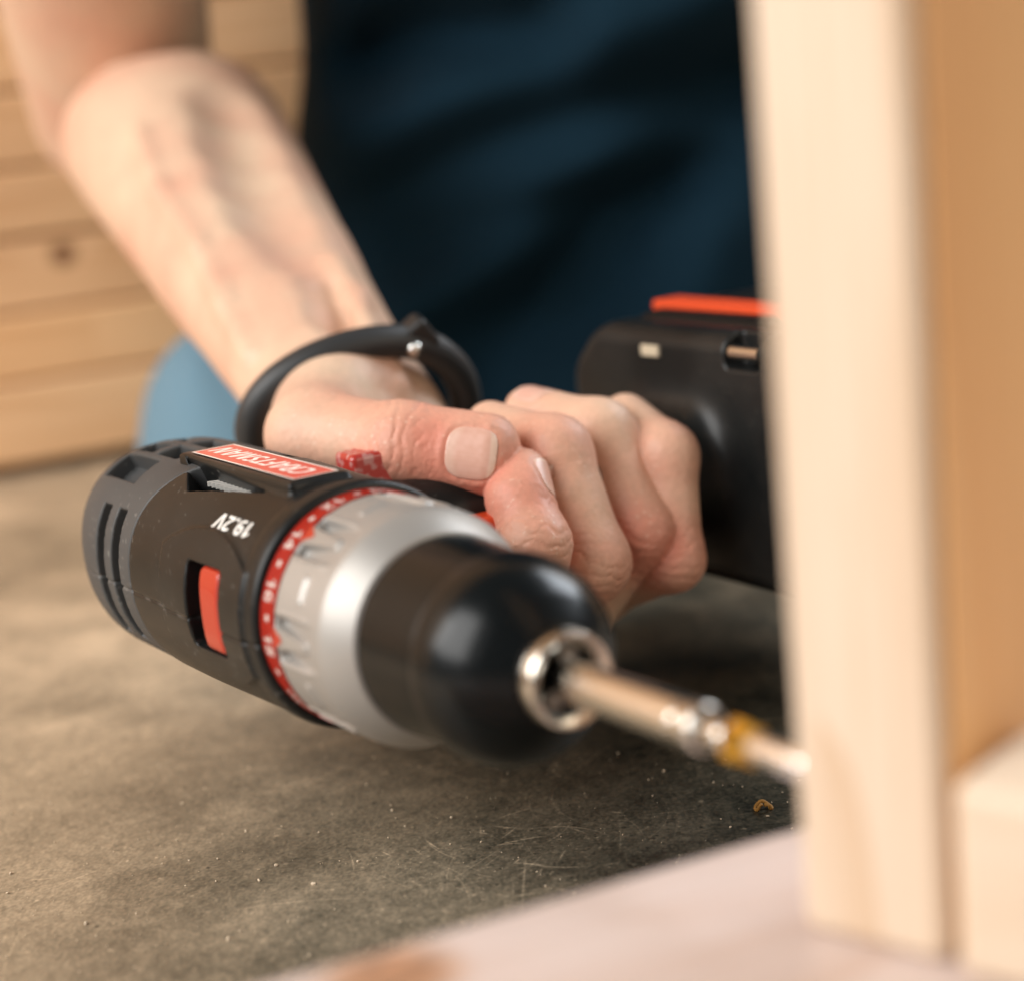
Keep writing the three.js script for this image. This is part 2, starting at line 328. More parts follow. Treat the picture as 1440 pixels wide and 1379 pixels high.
  // label: red plate with white border and letters
  const words = (w, h, draw) => { const c = document.createElement('canvas'); c.width = w; c.height = h; const k = c.getContext('2d'); draw(k, w, h); const t = new THREE.CanvasTexture(c); t.colorSpace = THREE.SRGBColorSpace; return t; };
  const lab = words(1024, 256, (k, w, h) => {
    k.fillStyle = '#e8ddd4'; k.fillRect(0, 0, w, h); k.fillStyle = '#cf2a1c'; k.fillRect(12, 14, w - 24, h - 28);
    k.fillStyle = '#f4ece4'; k.font = 'bold 178px sans-serif'; k.textAlign = 'center'; k.textBaseline = 'middle';
    k.setTransform(1, 0, -0.16, 1, w / 2 + 20, h / 2); k.scale(Math.min(1, 900 / k.measureText('CRAFTSMAN').width), 1); k.fillText('CRAFTSMAN', 0, 6);
  });
  const lg = new THREE.PlaneGeometry(0.0615, 0.0126); lg.rotateY(Math.PI); // faces -z, reads towards -x
  const lp = add('brand_label', lg, phys({ map: lab, roughness: 0.35, clearcoat: 0.4 }), drill); lp.position.set(-0.0440, 0.0034, -0.03165);
  // voltage print, wrapped on the shoulder
  const volt = words(512, 192, (k, w, h) => { k.fillStyle = '#0a0a0a'; k.clearRect(0, 0, w, h); k.fillStyle = '#e6e4de'; k.font = 'bold 150px sans-serif'; k.textAlign = 'center'; k.textBaseline = 'middle'; k.setTransform(1, 0, -0.15, 1, w / 2 + 12, h / 2); k.scale(Math.min(1, 460 / k.measureText('19.2V').width), 1); k.fillText('19.2V', 0, 4); });
  function wrapPatch(f, x0, x1, a0, a1, off, nx = 40, ny = 20) {   // u runs towards -x, v towards +y (a0 is the lower edge)
    const p = [], uv = [], id = [], nn = [];
    for (let j = 0; j <= ny; j++) for (let i = 0; i <= nx; i++) {
      const x = mixn(x0, x1, i / nx), a = R(mixn(a0, a1, j / ny)); let r = 45;
      for (let s = 0; s < 24; s++) r -= Math.max(-2, f(x, r * Math.cos(a), r * Math.sin(a))) * 0.9;
      r += off; p.push(x / 1000, r * Math.cos(a) / 1000, r * Math.sin(a) / 1000); nn.push(0, Math.cos(a), Math.sin(a)); uv.push(i / nx, j / ny);
      if (i < nx && j < ny) { const q = j * (nx + 1) + i; id.push(q, q + 1, q + nx + 2, q, q + nx + 2, q + nx + 1); }
    }
    const g = new THREE.BufferGeometry(); g.setAttribute('position', new THREE.Float32BufferAttribute(p, 3)); g.setAttribute('normal', new THREE.Float32BufferAttribute(nn, 3)); g.setAttribute('uv', new THREE.Float32BufferAttribute(uv, 2)); g.setIndex(id); return g;
  }
  const vm = std({ map: volt, alphaTest: 0.5, roughness: 0.5, side: THREE.DoubleSide });
  add('voltage_print', wrapPatch(housing, -8.5, -35, -50.5, -36.5, 0.12), vm, drill);
  // gear selector
  { const sl = (x, y, z) => { let d = rbox(x, y, z, -25.2, 26, -1, 5.6, 5.2, 10.6, 1.8); d = smax(d, Math.hypot(y, z) - 31.4, 1); return d; };
    add('gear_selector', nets(sl, [-33, 16, -16], [-17, 36, 13], 0.5), redP, drill);
    add('selector_recess', new THREE.BoxGeometry(0.0215, 0.002, 0.025), dark, drill).position.set(-0.028, 0.0245, -0.001); }
  // direction switch and trigger
  { const c = toDrill(at(522, 664, 548));
    const sw = (x, y, z) => { let d = rbox(x, y, z, c.x + 2, c.y, c.z + 0.5, 5.6, 9.6, 7.6, 1.8); return d + 0.12 * Math.cos((y - c.y) * 2.6) * (Math.abs(x - c.x) < 4.2 ? 1 : 0); };
    add('direction_switch', nets(sw, [c.x - 8, c.y - 12, c.z - 9], [c.x + 8, c.y + 12, c.z + 13], 0.4, (x, y, z) => { const t = 0.45 * sstep(0.2, 0.6, noise3(x * 0.9, y * 0.5, z * 0.5) + 0.3 * noise3(x * 2.5, y * 2.5, z * 2.5)); return [mixn(0.42, 0.62, t), mixn(0.03, 0.45, t), mixn(0.02, 0.42, t)]; }), phys({ vertexColors: true, roughness: 0.35, clearcoat: 0.4 }), drill);
    const tr = (x, y, z) => smax(rbox(x, y, z, -45, -59, 1, 9, 16, 6, 4), -(Math.hypot(x + 22, y + 58) - 16), 3);
    add('trigger', nets(tr, [-58, -76, -10], [-30, -36, 10], 0.7), phys({ rgb: [0.60, 0.06, 0.015], roughness: 0.35 }), drill); }
  // clutch: red number band, silver ring, cone
  const bandR = 28.9, circ = 2 * Math.PI * bandR, a18 = 4.5;
  const band = words(2048, 84, (k, w, h) => {
    k.fillStyle = '#bf2c1c'; k.fillRect(0, 0, w, h); k.fillStyle = '#efe6de'; k.textAlign = 'center'; k.textBaseline = 'middle'; k.font = 'bold 62px sans-serif';
    const px = (a) => ((a + 180) / 360 * w);
    const items = ['18', '16', '14', '12', '10', '8', '6', '4', '2'];
    items.forEach((s, i) => { k.fillText(s, px(a18 - i * 26.2), h / 2 + 2); k.beginPath(); k.arc(px(a18 - i * 26.2 - 13), h / 2, 10.5, 0, 7); k.fill(); });
    k.beginPath(); k.arc(px(a18 + 14), h / 2, 10.5, 0, 7); k.fill();
    const x = px(a18 + 31); k.lineWidth = 7; k.strokeStyle = '#efe6de';                    // drill-bit symbol
    k.beginPath(); for (let i = 0; i <= 20; i++) k.lineTo(x - 34 + i * 3.4, h / 2 + 13 * Math.sin(i * 0.95)); k.stroke(); k.beginPath(); k.moveTo(x - 34, h / 2); k.lineTo(x + 40, h / 2); k.stroke();
  });
  { const p = [], uv = [], id = [], nn = [], N = 180; for (let i = 0; i <= N; i++) for (let j = 0; j < 2; j++) { const a = R(-180 + 360 * i / N); p.push((j ? 7.4 : 0) / 1000, bandR * Math.cos(a) / 1000, bandR * Math.sin(a) / 1000); nn.push(0, Math.cos(a), Math.sin(a)); uv.push(i / N, j); if (i < N) { const q = i * 2; id.push(q, q + 2, q + 1, q + 1, q + 2, q + 3); } }
    const g = new THREE.BufferGeometry(); g.setAttribute('position', new THREE.Float32BufferAttribute(p, 3)); g.setAttribute('normal', new THREE.Float32BufferAttribute(nn, 3)); g.setAttribute('uv', new THREE.Float32BufferAttribute(uv, 2)); g.setIndex(id);
    var clutch = new THREE.Group(); clutch.name = 'clutch_ring'; drill.add(clutch);
    add('number_band', g, std({ map: band, roughness: 0.45, side: THREE.DoubleSide }), clutch); }
  const silver = std({ rgb: [0.37, 0.35, 0.325], metalness: 0.45, roughness: 0.45 });
  { const NX = 90, NA = 1080, p = [], id = [];
    const prof = (x) => x < 28.5 ? mixn(28.75, 28.3, (x - 7) / 21.5) : mixn(28.3, 23.4, Math.pow((x - 28.5) / 9, 1.35));
    for (let i = 0; i <= NX; i++) for (let j = 0; j < NA; j++) {
      const x = 7.2 + 30.3 * i / NX, deg = -180 + 360 * j / NA; let r = prof(x);
      const ph = ((deg - a18 + 5 + 3640) % 52) - 26, da = Math.abs(Math.abs(ph) - 26) ;       // da = degrees from the nearest tab
      const on = sstep(7.4, 8.4, x), ramp = clamp((26.5 - x) / 17), wide = mixn(5.4, 2.4, clamp((x - 8) / 15));
      r -= 2.6 * on * ramp * sstep(11.6, 9.8, da);                                      // pocket at the tab, running out towards the cone
      r += (2.3 * ramp + 0.4) * on * sstep(wide + 0.8, wide - 0.6, da) * (1 - sstep(22.4, 23.6, x));   // wedge in the pocket
      r += 0.45 * Math.exp(-(((da - 12.6) / 1.1) ** 2)) * on * (1 - sstep(20, 25, x));  // raised lips of the pocket
      r += 0.7 * Math.exp(-(((x - 18.5) / 0.9) ** 2)) * sstep(7.5, 5.5, Math.abs(ph));  // short grip bar between tabs
      if (i === 0) r -= 0.8; if (i === NX) r -= 1.2;
      const a = R(deg); p.push(x / 1000, r * Math.cos(a) / 1000, r * Math.sin(a) / 1000);
      if (i < NX) { const q = i * NA + j, s = i * NA + (j + 1) % NA; id.push(q, s, q + NA, s, s + NA, q + NA); }
    }
    const g = new THREE.BufferGeometry(); g.setAttribute('position', new THREE.Float32BufferAttribute(p, 3)); g.setIndex(id); g.computeVertexNormals();
    add('grip_ring', g, silver, clutch);
    for (let t = -3; t <= 3; t++) { const a = R(a18 - 5 + t * 52), s = new THREE.Shape(); s.moveTo(-3.0, -0.4); s.lineTo(3.0, -0.4); s.quadraticCurveTo(1.2, 1.2, 0.6, 3.4); s.lineTo(-0.6, 3.4); s.quadraticCurveTo(-1.2, 1.2, -3.0, -0.4);
      const e = new THREE.ExtrudeGeometry(s, { depth: 1.2, bevelEnabled: false }); e.scale(0.001, 0.001, 0.001);
      const m = add('pointer_tab', e, redP, clutch); m.quaternion.setFromRotationMatrix(new THREE.Matrix4().makeBasis(V(0, -Math.sin(a), Math.cos(a)), V(1, 0, 0), V(0, -Math.cos(a), -Math.sin(a)).negate()));
      m.position.set(0.0074, 0.0277 * Math.cos(a), 0.0277 * Math.sin(a)); }
  }
  // chuck
  const sleeve = [[35, 20], [37.4, 22.6], [38.2, 23.2], [39, 23.4], [47, 23.0], [58.4, 22.4], [59.2, 22.1], [60, 22.3], [60.8, 23.1], [63, 23.4], [67, 23.2], [71, 22.3], [75, 20.4], [78.5, 17.4], [81, 14.4], [82.8, 12.0], [83.3, 11.1], [82.6, 10]];
  const sp = new THREE.SplineCurve(sleeve.map(([x, r]) => new THREE.Vector2(x, r))).getPoints(120).map((v) => [v.x, v.y]);
  add('chuck_sleeve', latheX(sp, 128), phys({ rgb: [0.0035, 0.0048, 0.0052], roughness: 0.25, specularIntensity: 0.55 }), drill);
  const steel = std({ rgb: [0.62, 0.57, 0.50], metalness: 1, roughness: 0.22 });
  add('chuck_nose', latheX([[80, 10.4], [83, 10.6], [86.6, 10.5], [87.6, 10.1], [88.1, 9.9], [87.2, 7.6], [85.4, 6.1], [78, 5.9], [70, 5.9], [70, 0.1]], 96), steel, drill);
  for (let k = 0; k < 3; k++) { const a = k * 2.0944 + 0.6, j = new THREE.CylinderGeometry(0.0021, 0.0027, 0.016, 8); j.rotateZ(-Math.PI / 2); const m = add('chuck_jaw', j, std({ rgb: [0.25, 0.24, 0.22], metalness: 1, roughness: 0.35 }), drill); m.position.set(0.080, 0.0052 * Math.cos(a), 0.0052 * Math.sin(a)); m.rotation.set(0, 0, 0); }
  // battery
  const bat = new THREE.Group(); bat.name = 'battery_pack'; drill.add(bat);
  const shell = (x, y, z) => {
    let d = rbox(x, y, z, -69, -196, -3, 61, 30, 41, 8);
    d = smin(d, rbox(x, y, z, -69, -206, -3, 63, 18, 42, 6), 2);
    d = smax(d, -rbox(x, y, z, -38, -166, -47, 9, 8, 9, 2), 1.5);
    d = smax(d, (-x - z) * 0.707 - 110, 5);
    d = smax(d, -Math.max(Math.abs(y + 186) - 0.8, 43 - Math.abs(z)), 0.5);
    return d;
  };
  add('battery_shell', nets(shell, [-136, -230, -52], [4, -160, 52], 1.1, (x, y, z) => dusty(x, y, z).map((v) => mixn(0.0066, v, 0.04))), blackP, bat);
  const st = new RoundedBoxGeometry(0.092, 0.012, 0.004, 2, 0.0012); add('battery_stripe', st, std({ rgb: [0.62, 0.055, 0.006], roughness: 0.5 }), bat).position.set(-0.066, -0.180, -0.0442);
  const lt = new RoundedBoxGeometry(0.009, 0.003, 0.0036, 2, 0.0006); add('latch_plate', lt, std({ rgb: [0.5, 0.42, 0.3], roughness: 0.4 }), bat).position.set(-0.080, -0.1495, -0.0350);
  const cl = new THREE.CylinderGeometry(0.0022, 0.0022, 0.013, 12); cl.rotateZ(Math.PI / 2); add('latch_pin', cl, steel, bat).position.set(-0.034, -0.1500, -0.0370);
}

// bit holder and bit, held in the chuck
{
  const steel = std({ rgb: [0.70, 0.67, 0.62], metalness: 1, roughness: 0.25 }), gold = std({ rgb: [0.75, 0.45, 0.07], metalness: 1, roughness: 0.3 });
  const h = group('bit_holder'); h.position.copy(drill.position); h.quaternion.copy(drillQ);
  tag(h, 'polished steel bit holder sticking out of the drill chuck', 'bit holder');
  add('shank', latheX([[74, 0.1], [74, 3.4], [89, 3.4], [90, 4.2], [91, 4.6], [125, 4.6], [126, 4.1], [127, 4.1], [127.6, 4.7], [131, 4.8], [132, 4.5], [132.4, 3.6], [129, 3.4]], 48), steel, h);
  const b = group('driver_bit'); b.position.copy(drill.position); b.quaternion.copy(drillQ);
  tag(b, 'gold coloured driver bit in the steel holder, its tip against the post', 'drill bit');
  const hex = latheX([[128, 0.1], [128, 3.3], [138, 3.3], [139, 2.6]], 6); add('hex_end', hex.toNonIndexed(), steel, b);
  const s = new THREE.Shape(); for (let i = 0; i < 12; i++) { const r = i % 2 ? 0.0028 : 0.0037, a = i * Math.PI / 6; i ? s.lineTo(r * Math.cos(a), r * Math.sin(a)) : s.moveTo(r, 0); } s.closePath();
  const e = new THREE.ExtrudeGeometry(s, { depth: 0.004, bevelSize: 0.0004, bevelThickness: 0.0006, bevelSegments: 2 }); e.rotateY(Math.PI / 2); add('star_collar', e, gold, b).position.set(0.1405, 0, 0);
  add('tip', latheX([[139, 2.4], [147, 2.4], [147.5, 2.7], [160, 2.7], [162.5, 1.6], [163, 0.1]], 24), std({ rgb: [0.88, 0.88, 0.90], metalness: 1, roughness: 0.22 }), b);
}

// ---------------------------------------------------------------- the person
const person = group('person');
tag(person, 'person in dark navy shirt and blue jeans kneeling and gripping the drill', 'person');
{
  const w = at, chain = (pts) => pts.slice(1).map((p, i) => cap(pts[i][0], p[0], pts[i][1], p[1]));
  const J = {
    elbow: w(243, 200, 812), wrist: w(492, 580, 626),
    iM: 0,
  };
  const fromDrill = (x, t, z) => dC.clone().addScaledVector(dA, x).addScaledVector(dY, -t).addScaledVector(dZ, z);
  const rad0 = dH.clone().negate();
  // ----- fingers
  const idx = [[fromDrill(-60, 56, 40), 11.5], [w(738, 855, 540), 10.4], [w(752, 765, 535), 9.6], [w(730, 700, 541), 8.6], [w(734, 668, 545), 7.6]];
  const mid = [[fromDrill(-62, 78, 42), 11.5], [w(832, 790, 552), 10.6], [w(780, 636, 558), 10.2], [w(690, 600, 573), 7.6]];
  const rng = [[fromDrill(-68, 100, 40), 11], [w(897, 748, 570), 10.6], [w(842, 612, 577), 10.4], [w(745, 580, 592), 8.0]];
  const pky = [[fromDrill(-76, 118, 34), 10], [w(946, 786, 574), 9.0], [w(937, 640, 576), 9.0], [w(880, 592, 592), 8.4]];
  const fingers = [idx, mid, rng, pky].map(chain);
  const cmc = w(470, 572, 608), mcp = w(442, 612, 572), ip = w(566, 626, 551), tipT = w(683, 640, 545);
  const tax = tipT.clone().sub(ip).normalize(), tview = w(650, 630, 545).sub(V(0, 213.43, 0)).normalize();
  const tside = tax.clone().cross(tview).normalize();       // across the nail
  const tn = tside.clone().cross(tax).normalize(); if (tn.dot(tview) > 0) tn.negate();
  const off = (p, a, b) => p.clone().addScaledVector(tside, a).addScaledVector(tn, b);
  const thumb = [cap(cmc, mcp, 17, 13.8), cap(mcp, ip, 13.4, 11.4),
    cap(off(ip, 2.4, 0), off(tipT, 3.0, -1), 9.8, 8.9), cap(off(ip, -2.4, 0), off(tipT, -3.0, -1), 9.8, 8.9)];
  const wr = (h, v) => J.wrist.clone().addScaledVector(rad0, h).addScaledVector(dZ, v);
  const palm = [cap(wr(8, 2), fromDrill(-60, 56, 40), 17, 12), cap(wr(2, 4), fromDrill(-62, 78, 42), 17, 12.5), cap(wr(-6, 5), fromDrill(-68, 100, 40), 15, 11.5), cap(wr(-10, 6), fromDrill(-76, 118, 34), 14, 10.5),
    cap(cmc, fromDrill(-92, 62, 6), 16, 11)];
  // ----- arm
  const fa = J.wrist.clone().sub(J.elbow).normalize();
  const rad = dH.clone().negate().addScaledVector(fa, fa.dot(dH)).normalize();        // thumb side
  const vol = rad.clone().cross(fa).normalize(); if (vol.y < 0) vol.negate();         // inner side, upwards
  const P2 = (t, r, v) => J.elbow.clone().lerp(J.wrist, t).addScaledVector(rad, r).addScaledVector(vol, v);
  const arm = [
    cap(P2(0.0, 15, 0), P2(1.0, 10, 0), 31, 17.5), cap(P2(0.0, -15, 0), P2(1.0, -10, 0), 31, 17),
    cap(P2(0.08, 9, 8), P2(0.62, 7, 4), 31, 20), cap(P2(0.05, -8, 8), P2(0.6, -6, 6), 31, 18),
    cap(P2(0.5, 3, 11), P2(1.02, 3, 14), 8, 4.5), cap(P2(0.55, -6, 11), P2(1.02, -4, 13.5), 7, 4)];
  const upper = [cap(w(190, 165, 882), w(105, -300, 745), 36, 46), cap(w(150, 150, 888), w(80, -300, 750), 34, 44), cap(w(95, -300, 748), w(420, -1000, 920), 48, 66)];
  const all = (list, k, x, y, z) => { let d = 1e9; for (const f of list) d = smin(d, f(x, y, z), k); return d; };
  const joints = [[ip, tax, 8.5, 0.46], [idx[2][0], idx[3][0].clone().sub(idx[1][0]).normalize(), 6, 0.42], [mid[1][0], mid[2][0].clone().sub(mid[0][0]).normalize(), 7, 0.42], [rng[1][0], rng[2][0].clone().sub(rng[0][0]).normalize(), 7, 0.42], [pky[1][0], pky[2][0].clone().sub(pky[0][0]).normalize(), 6, 0.34]];
  const tipMid = off(tipT, 0, 0).addScaledVector(tax, -3);
  const body0 = (x, y, z) => {
    const near = z > -640;
    let p = all(palm, 9, x, y, z), d = p;
    const a = smin(all(arm, 14, x, y, z), z < -740 ? all(upper, 14, x, y, z) : 1e9, 4);
    d = smin(d, a, 14);
    d = relief(x, y, z, d);
    const base = d;
    if (z > -720) {
      for (const f of fingers) { const g = all(f, 4.5, x, y, z); d = smin(d, smin(base, g, 7), 0.7); }
      const t = all(thumb, 5, x, y, z); d = smin(d, smin(base, t, 12), 0.7);
    }
    return d;
  };
  const hit = (px, py, out = 0) => { let d = 560; for (let i = 0; i < 200; i++) { const p = w(px, py, d), v = smin(all(arm, 14, p.x, p.y, p.z), all(palm, 9, p.x, p.y, p.z), 14); if (v < 0.2) break; d += Math.max(0.3, v * 0.9); } const p = w(px, py, d); return p.lerp(V(0, 213.43, 0), out / d); };
  const trace = (pts, r0, r1, out) => { const q = pts.map(([a, b]) => hit(a, b, out)); return q.slice(1).map((p, i) => cap(q[i], p, mixn(r0, r1, i / q.length), mixn(r0, r1, (i + 1) / q.length))); };
  const veins = [...trace([[196, 190], [226, 270], [282, 350], [318, 430], [352, 500]], 2.4, 2.0, -2.2), ...trace([[470, 370], [500, 420], [530, 490], [555, 540]], 3.0, 2.4, -2.3)];
  const grooves = [...trace([[322, 130], [340, 180], [358, 230], [384, 280], [424, 335]], 11, 9, 10.9), ...trace([[470, 390], [492, 430], [520, 470]], 7, 6, 6.4), ...trace([[470, 556], [505, 552], [540, 548]], 5, 4, 2.8)];
  const relief = (x, y, z, d) => { if (Math.abs(d) > 14) return d; for (const f of grooves) d = smax(d, -f(x, y, z), 13); for (const f of veins) d = smin(d, f(x, y, z), 6); return d; };
  const wrinkle = (x, y, z) => {
    let e = 0;
    for (const [j, ax, wd, amp] of joints) {
      const px = x - j.x, py = y - j.y, pz = z - j.z, r2 = px * px + py * py + pz * pz; if (r2 > 330) continue;
      const u = px * ax.x + py * ax.y + pz * ax.z; const wob = noise3(x * 0.25, y * 0.25, z * 0.25) * 2.2;
      e += amp * Math.exp(-u * u / (wd * wd)) * (Math.pow(0.5 + 0.5 * Math.cos((u + wob) * 1.75), 3) * (0.6 + 0.5 * noise3(x * 0.6, y * 0.6, z * 0.6)));
    }
    return e;
  };
  const micro = (x, y, z) => 0.07 * noise3(x * 1.1, y * 1.1, z * 1.1) + 0.05 * noise3(x * 2.7, y * 2.7, z * 2.7);
  // nail bed dents
  const nails = [
    { c: off(tipT, 0, 0).addScaledVector(tax, -2.0), ax: tax, n: tn, len: 7.6, wid: 7.7, name: 'thumb' },
    (() => { const a = idx[3][0].clone().sub(idx[2][0]).normalize(), n = w(850, 640, 540).sub(idx[3][0]); n.addScaledVector(a, -n.dot(a)).normalize(); return { c: idx[3][0].clone().addScaledVector(a, 2.5), ax: a, n, len: 6.4, wid: 5.6 }; })(),
    (() => { const a = rng[3][0].clone().sub(rng[2][0]).normalize(), n = V(0, 1, 0); n.addScaledVector(a, -n.dot(a)).normalize(); return { c: rng[3][0].clone().addScaledVector(a, -1.5), ax: a, n, len: 6.0, wid: 6.4 }; })(),
  ];
  for (const q of nails) q.s = q.ax.clone().cross(q.n).normalize();
  const nailLocal = (q, x, y, z) => { const px = x - q.c.x, py = y - q.c.y, pz = z - q.c.z; return [px * q.ax.x + py * q.ax.y + pz * q.ax.z, px * q.s.x + py * q.s.y + pz * q.s.z, px * q.n.x + py * q.n.y + pz * q.n.z]; };
  const nailShape = (q, u, v) => { const e = Math.pow(Math.pow(Math.abs(u) / q.len, 3.2) + Math.pow(Math.abs(v) / q.wid, 3.2), 1 / 3.2); return (e - 1) * q.wid; };   // <0 inside
  const body1 = (x, y, z) => {
    let d = body0(x, y, z);
    if (d > 6 || d < -6 || z < -700) return d;
    for (const q of nails) { const [u, v, n] = nailLocal(q, x, y, z); if (n > 0 && Math.abs(u) < 16 && Math.abs(v) < 14) { const e = nailShape(q, u, v); d += 0.30 * (1 - sstep(-1.2, 0.6, e)); d -= 0.22 * Math.exp(-(((e - 1.0) / 0.9) ** 2)) * (u < q.len * 0.6 ? 1 : 0.3); } }
    return d;
  };
  const body = (x, y, z) => { const d = body1(x, y, z); return Math.abs(d) > 4 || z < -700 ? d : d + wrinkle(x, y, z) + micro(x, y, z); };
  const redSpots = [[ip, 16], [tipT, 12], [tipT.clone().addScaledVector(tax, -12), 9], [idx[2][0], 11], [idx[3][0], 9], [mid[1][0], 13], [rng[1][0], 13], [pky[1][0], 11], [mid[2][0], 10], [pky[2][0], 11], [mcp, 12]];
  const skin = (x, y, z, nx, ny, nz) => {
    const m = fbm(x * 0.045, y * 0.045, z * 0.045, 3), f = noise3(x * 0.6, y * 0.6, z * 0.6); let r = 0;
    for (const [p, s] of redSpots) { const q = ((x - p.x) ** 2 + (y - p.y) ** 2 + (z - p.z) ** 2) / (s * s); if (q < 6) r += Math.exp(-q) * 1.1; }
    r = clamp(r + m * 0.55 + f * 0.06 + (z > -640 ? 0.06 : 0.0), -0.2, 1);
    let c = [mixn(0.645, 0.60, r), mixn(0.42, 0.225, r), mixn(0.295, 0.155, r)];
    const dust = z > -620 ? sstep(0.62, 0.8, noise3(x * 1.9, y * 1.9, z * 1.9)) * sstep(0.0, 0.5, noise3(x * 0.13 + 9, y * 0.13, z * 0.13) + 0.1) : 0;
    c = c.map((v, k) => mixn(v * (1 + f * 0.06 + 0.05 * noise3(x * 1.4, y * 1.4, z * 1.4)), [0.8, 0.66, 0.52][k], dust * 0.4));
    return c;
  };
  const skinM = phys({ vertexColors: true, roughness: 0.50, specularIntensity: 0.75, sheen: 0.1, sheenColor: new THREE.Color().setRGB(0.9, 0.5, 0.4), sheenRoughness: 0.5 });
  const zs = -662;                                         // hand and arm meet under the wristband
  const handG = nets(body, [-135, 0, zs], [105, 190, -500], 0.72, skin, 0.3);
  const armG = mergeGeometries([nets(body1, [-330, 60, -960], [60, 460, zs + 3], 2.4, skin, 1), nets(body1, [-420, 456, -1150], [160, 900, zs + 3], 6, skin, 2)]);
  add('body', mergeGeometries([handG, armG]), skinM, person);
  const nailM = phys({ vertexColors: true, roughness: 0.36, clearcoat: 0.1, clearcoatRoughness: 0.4 });
  for (const q of nails) {
    const f = (x, y, z) => { const [u, v, n] = nailLocal(q, x, y, z); if (n < 0 || n > 12) return 3; return smax(Math.abs(body0(x, y, z) + 0.12) - 0.32, nailShape(q, u, v) + 0.4, 0.3); };
    const tint = (x, y, z) => { const [u, v] = nailLocal(q, x, y, z), tipw = sstep(0.66, 0.76, u / q.len + 0.12 * (v / q.wid) ** 2), lun = sstep(-0.45, -0.75, u / q.len - 0.25 * (v / q.wid) ** 2), n = 0.025 * noise3(x * 0.8, y * 0.8, z * 0.8) + 0.012 * noise3(v * 3, 1, 2);
      return [0.64, 0.365, 0.28].map((c, k) => mixn(c, [0.70, 0.51, 0.40][k], Math.max(0.8 * tipw, 0.35 * lun)) + n); };
    const g = nets(f, [q.c.x - 14, q.c.y - 14, q.c.z - 14], [q.c.x + 14, q.c.y + 14, q.c.z + 14], 0.35, tint);
    if (g.attributes.position.count) add('fingernail', g, nailM, person);
  }
  // ----- wristband: a loose leather-like loop with a clasp
  {
    const wb = new THREE.Group(); wb.name = 'wristband'; person.add(wb); wb.userData.label = 'black cord wristband with a small metal stud';
    const bc = w(508, 588, 622), P = (ph, k = 1) => { const c = Math.cos(ph), q = Math.sin(ph); return bc.clone().addScaledVector(rad, 37 * k * c + 1.2 * Math.sin(3 * ph)).addScaledVector(vol, 29 * k * q).addScaledVector(fa, 3 * c + 4 * q); };
    const cv = new THREE.CatmullRomCurve3(Array.from({ length: 20 }, (_, i) => P(i * Math.PI / 10).multiplyScalar(0.001)), true);
    const tube = new THREE.TubeGeometry(cv, 160, 0.0054, 14, true);
    add('band', tube, std({ rgb: [0.022, 0.023, 0.024], roughness: 0.5 }), wb);
    const c = P(1.95, 1.08), bk = new RoundedBoxGeometry(0.010, 0.012, 0.008, 3, 0.002); const b = add('clasp', bk, std({ rgb: [0.014, 0.014, 0.014], roughness: 0.4 }), wb); b.position.copy(c).multiplyScalar(0.001); b.rotation.set(0.3, 0.4, 0.5);
    const s = add('stud', new THREE.SphereGeometry(0.0026, 16, 12), std({ rgb: [0.8, 0.78, 0.74], metalness: 1, roughness: 0.2 }), wb); s.position.copy(P(1.9, 1.0).addScaledVector(fa, 4.4)).multiplyScalar(0.001);
  }
  // ----- clothes
  const cloth = (s, a, b) => texture(256, 256, (x, y) => { const t = 0.5 + 0.25 * ((x + y) % 6 < 3 ? 1 : -1) + 0.3 * noise3(x * 0.7, y * 0.7, s); return a.map((v, k) => mixn(v, b[k], t)); });
  const d0 = 860;
  const folds = [[[540, 285], [1040, 85], 20, 22], [[560, 375], [960, 235], 18, 22], [[600, 500], [900, 330], 22, 20], [[520, 90], [760, 20], 20, 18], [[640, 640], [840, 380], 22, 20]].map(([p, q, wd, dp]) => ({ a: w(p[0], p[1], d0), b: w(q[0], q[1], d0), wd, dp }));
  const shirtParts = [cap(w(800, 660, 990), w(850, -150, 915), 118, 125), cap(w(720, 640, 985), w(700, -150, 920), 105, 78), cap(w(850, -150, 915), w(900, -1000, 930), 125, 150), cap(w(1120, 600, 1120), w(1180, -900, 1070), 120, 140), cap(w(560, -1050, 950), w(1300, -1050, 950), 80, 80), cap(w(560, -1050, 950), w(430, -760, 940), 85, 80)];
  const shirt = (x, y, z) => {
    let d = all(shirtParts, 50, x, y, z); if (Math.abs(d) > 45) return d;
    for (const { a, b, wd, dp } of folds) {
      const bx = b.x - a.x, by = b.y - a.y, l2 = bx * bx + by * by, t = ((x - a.x) * bx + (y - a.y) * by) / l2, e = ((x - a.x) * by - (y - a.y) * bx) / Math.sqrt(l2);
      const s = sstep(-0.35, 0.1, t) * (1 - sstep(0.9, 1.35, t)), wob = e + 4 * Math.sin(t * 5);
      d += s * (1.6 * dp * Math.exp(-((wob / wd) ** 2)) - 14 * Math.exp(-(((wob + wd * 1.7) / (wd * 1.1)) ** 2)));
    }
    return d;
  };
  add('shirt', nets(shirt, [-320, 20, -1250], [500, 900, -640], 7, null, 4), phys({ rgb: [0.005, 0.020, 0.034], roughness: 0.95, specularIntensity: 0.25, sheen: 0.06, sheenColor: new THREE.Color().setRGB(0.1, 0.3, 0.45), sheenRoughness: 0.5 }), person);
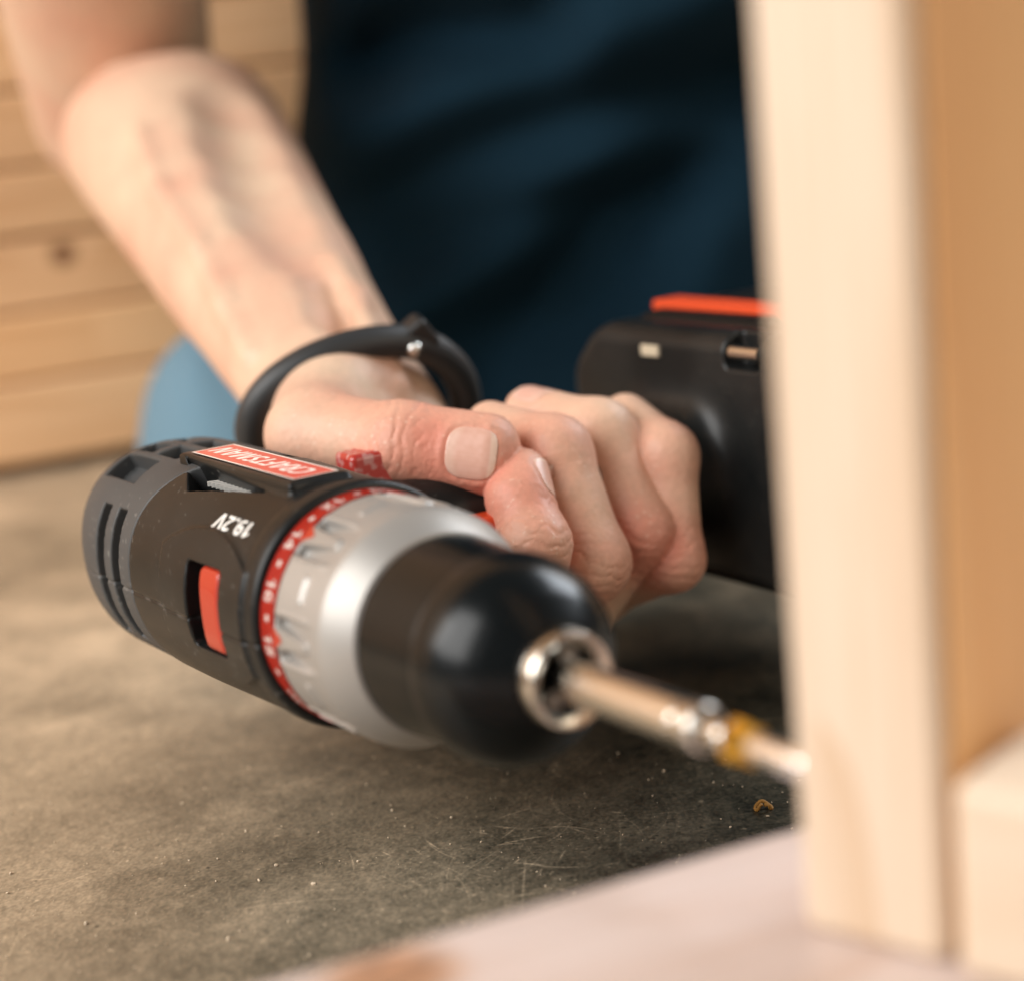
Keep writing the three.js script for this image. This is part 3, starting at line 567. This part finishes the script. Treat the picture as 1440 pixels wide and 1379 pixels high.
  const jp = [cap(w(400, 640, 905), w(760, 740, 1030), 64, 80), cap(w(395, 645, 910), w(430, 735, 1150), 62, 52), cap(w(1180, 640, 960), w(940, 720, 1030), 70, 85), cap(w(1180, 650, 970), w(1100, 720, 1180), 62, 52), cap(w(760, 720, 1040), w(1000, 720, 1040), 90, 90)];
  const jeans = (x, y, z) => { const d = all(jp, 25, x, y, z); return smax(Math.abs(d) > 20 ? d : d + 3 * Math.sin(x * 0.07 + 0.03 * y + 2 * noise3(x * 0.02, y * 0.02, z * 0.02)), -(y - 3), 4); };
  add('jeans', nets(jeans, [-330, -6, -1330], [480, 330, -760], 7, null, 4), phys({ rgb: [0.12, 0.22, 0.29], roughness: 0.85 }), person);
}

// ---------------------------------------------------------------- dust and shavings
{
  const g = new THREE.IcosahedronGeometry(0.0005, 0), m = new THREE.InstancedMesh(g, std({ rgb: [0.62, 0.5, 0.36], roughness: 0.9 }), 420), o = new THREE.Object3D();
  m.name = 'sawdust'; m.castShadow = m.receiveShadow = true;
  for (let i = 0; i < 420; i++) { const p = onPlane(rnd() * 1150 - 20, 1030 + rnd() * 340, 0), s = 0.2 + rnd() * rnd() * rnd() * 1.3; o.position.set(p.x / 1000, 0.0003, p.z / 1000); o.rotation.set(rnd() * 6, rnd() * 6, rnd() * 6); o.scale.set(s, s * 0.7, s * (0.6 + rnd())); o.updateMatrix(); m.setMatrixAt(i, o.matrix); }
  scene.add(m); m.userData = { kind: 'stuff', label: 'pale sawdust grains scattered on the floor', category: 'sawdust' };
  const p = onPlane(1063, 1139, 0), c = [];
  for (let i = 0; i <= 18; i++) { const a = i * 0.5; c.push(V(0.0012 * Math.cos(a) * (1 + 0.3 * Math.sin(a * 2.3)) + i * 0.00022, 0.0011 + 0.0008 * Math.sin(a * 1.7), 0.0014 * Math.sin(a))); }
  const sh = add('wood_shaving', new THREE.TubeGeometry(new THREE.CatmullRomCurve3(c), 60, 0.0005, 5), std({ rgb: [0.30, 0.14, 0.02], roughness: 0.7 }));
  sh.position.set(p.x / 1000, 0, p.z / 1000); tag(sh, 'tiny curled orange shaving on the floor below the bit', 'shaving');
}

renderer.render(scene, camera);
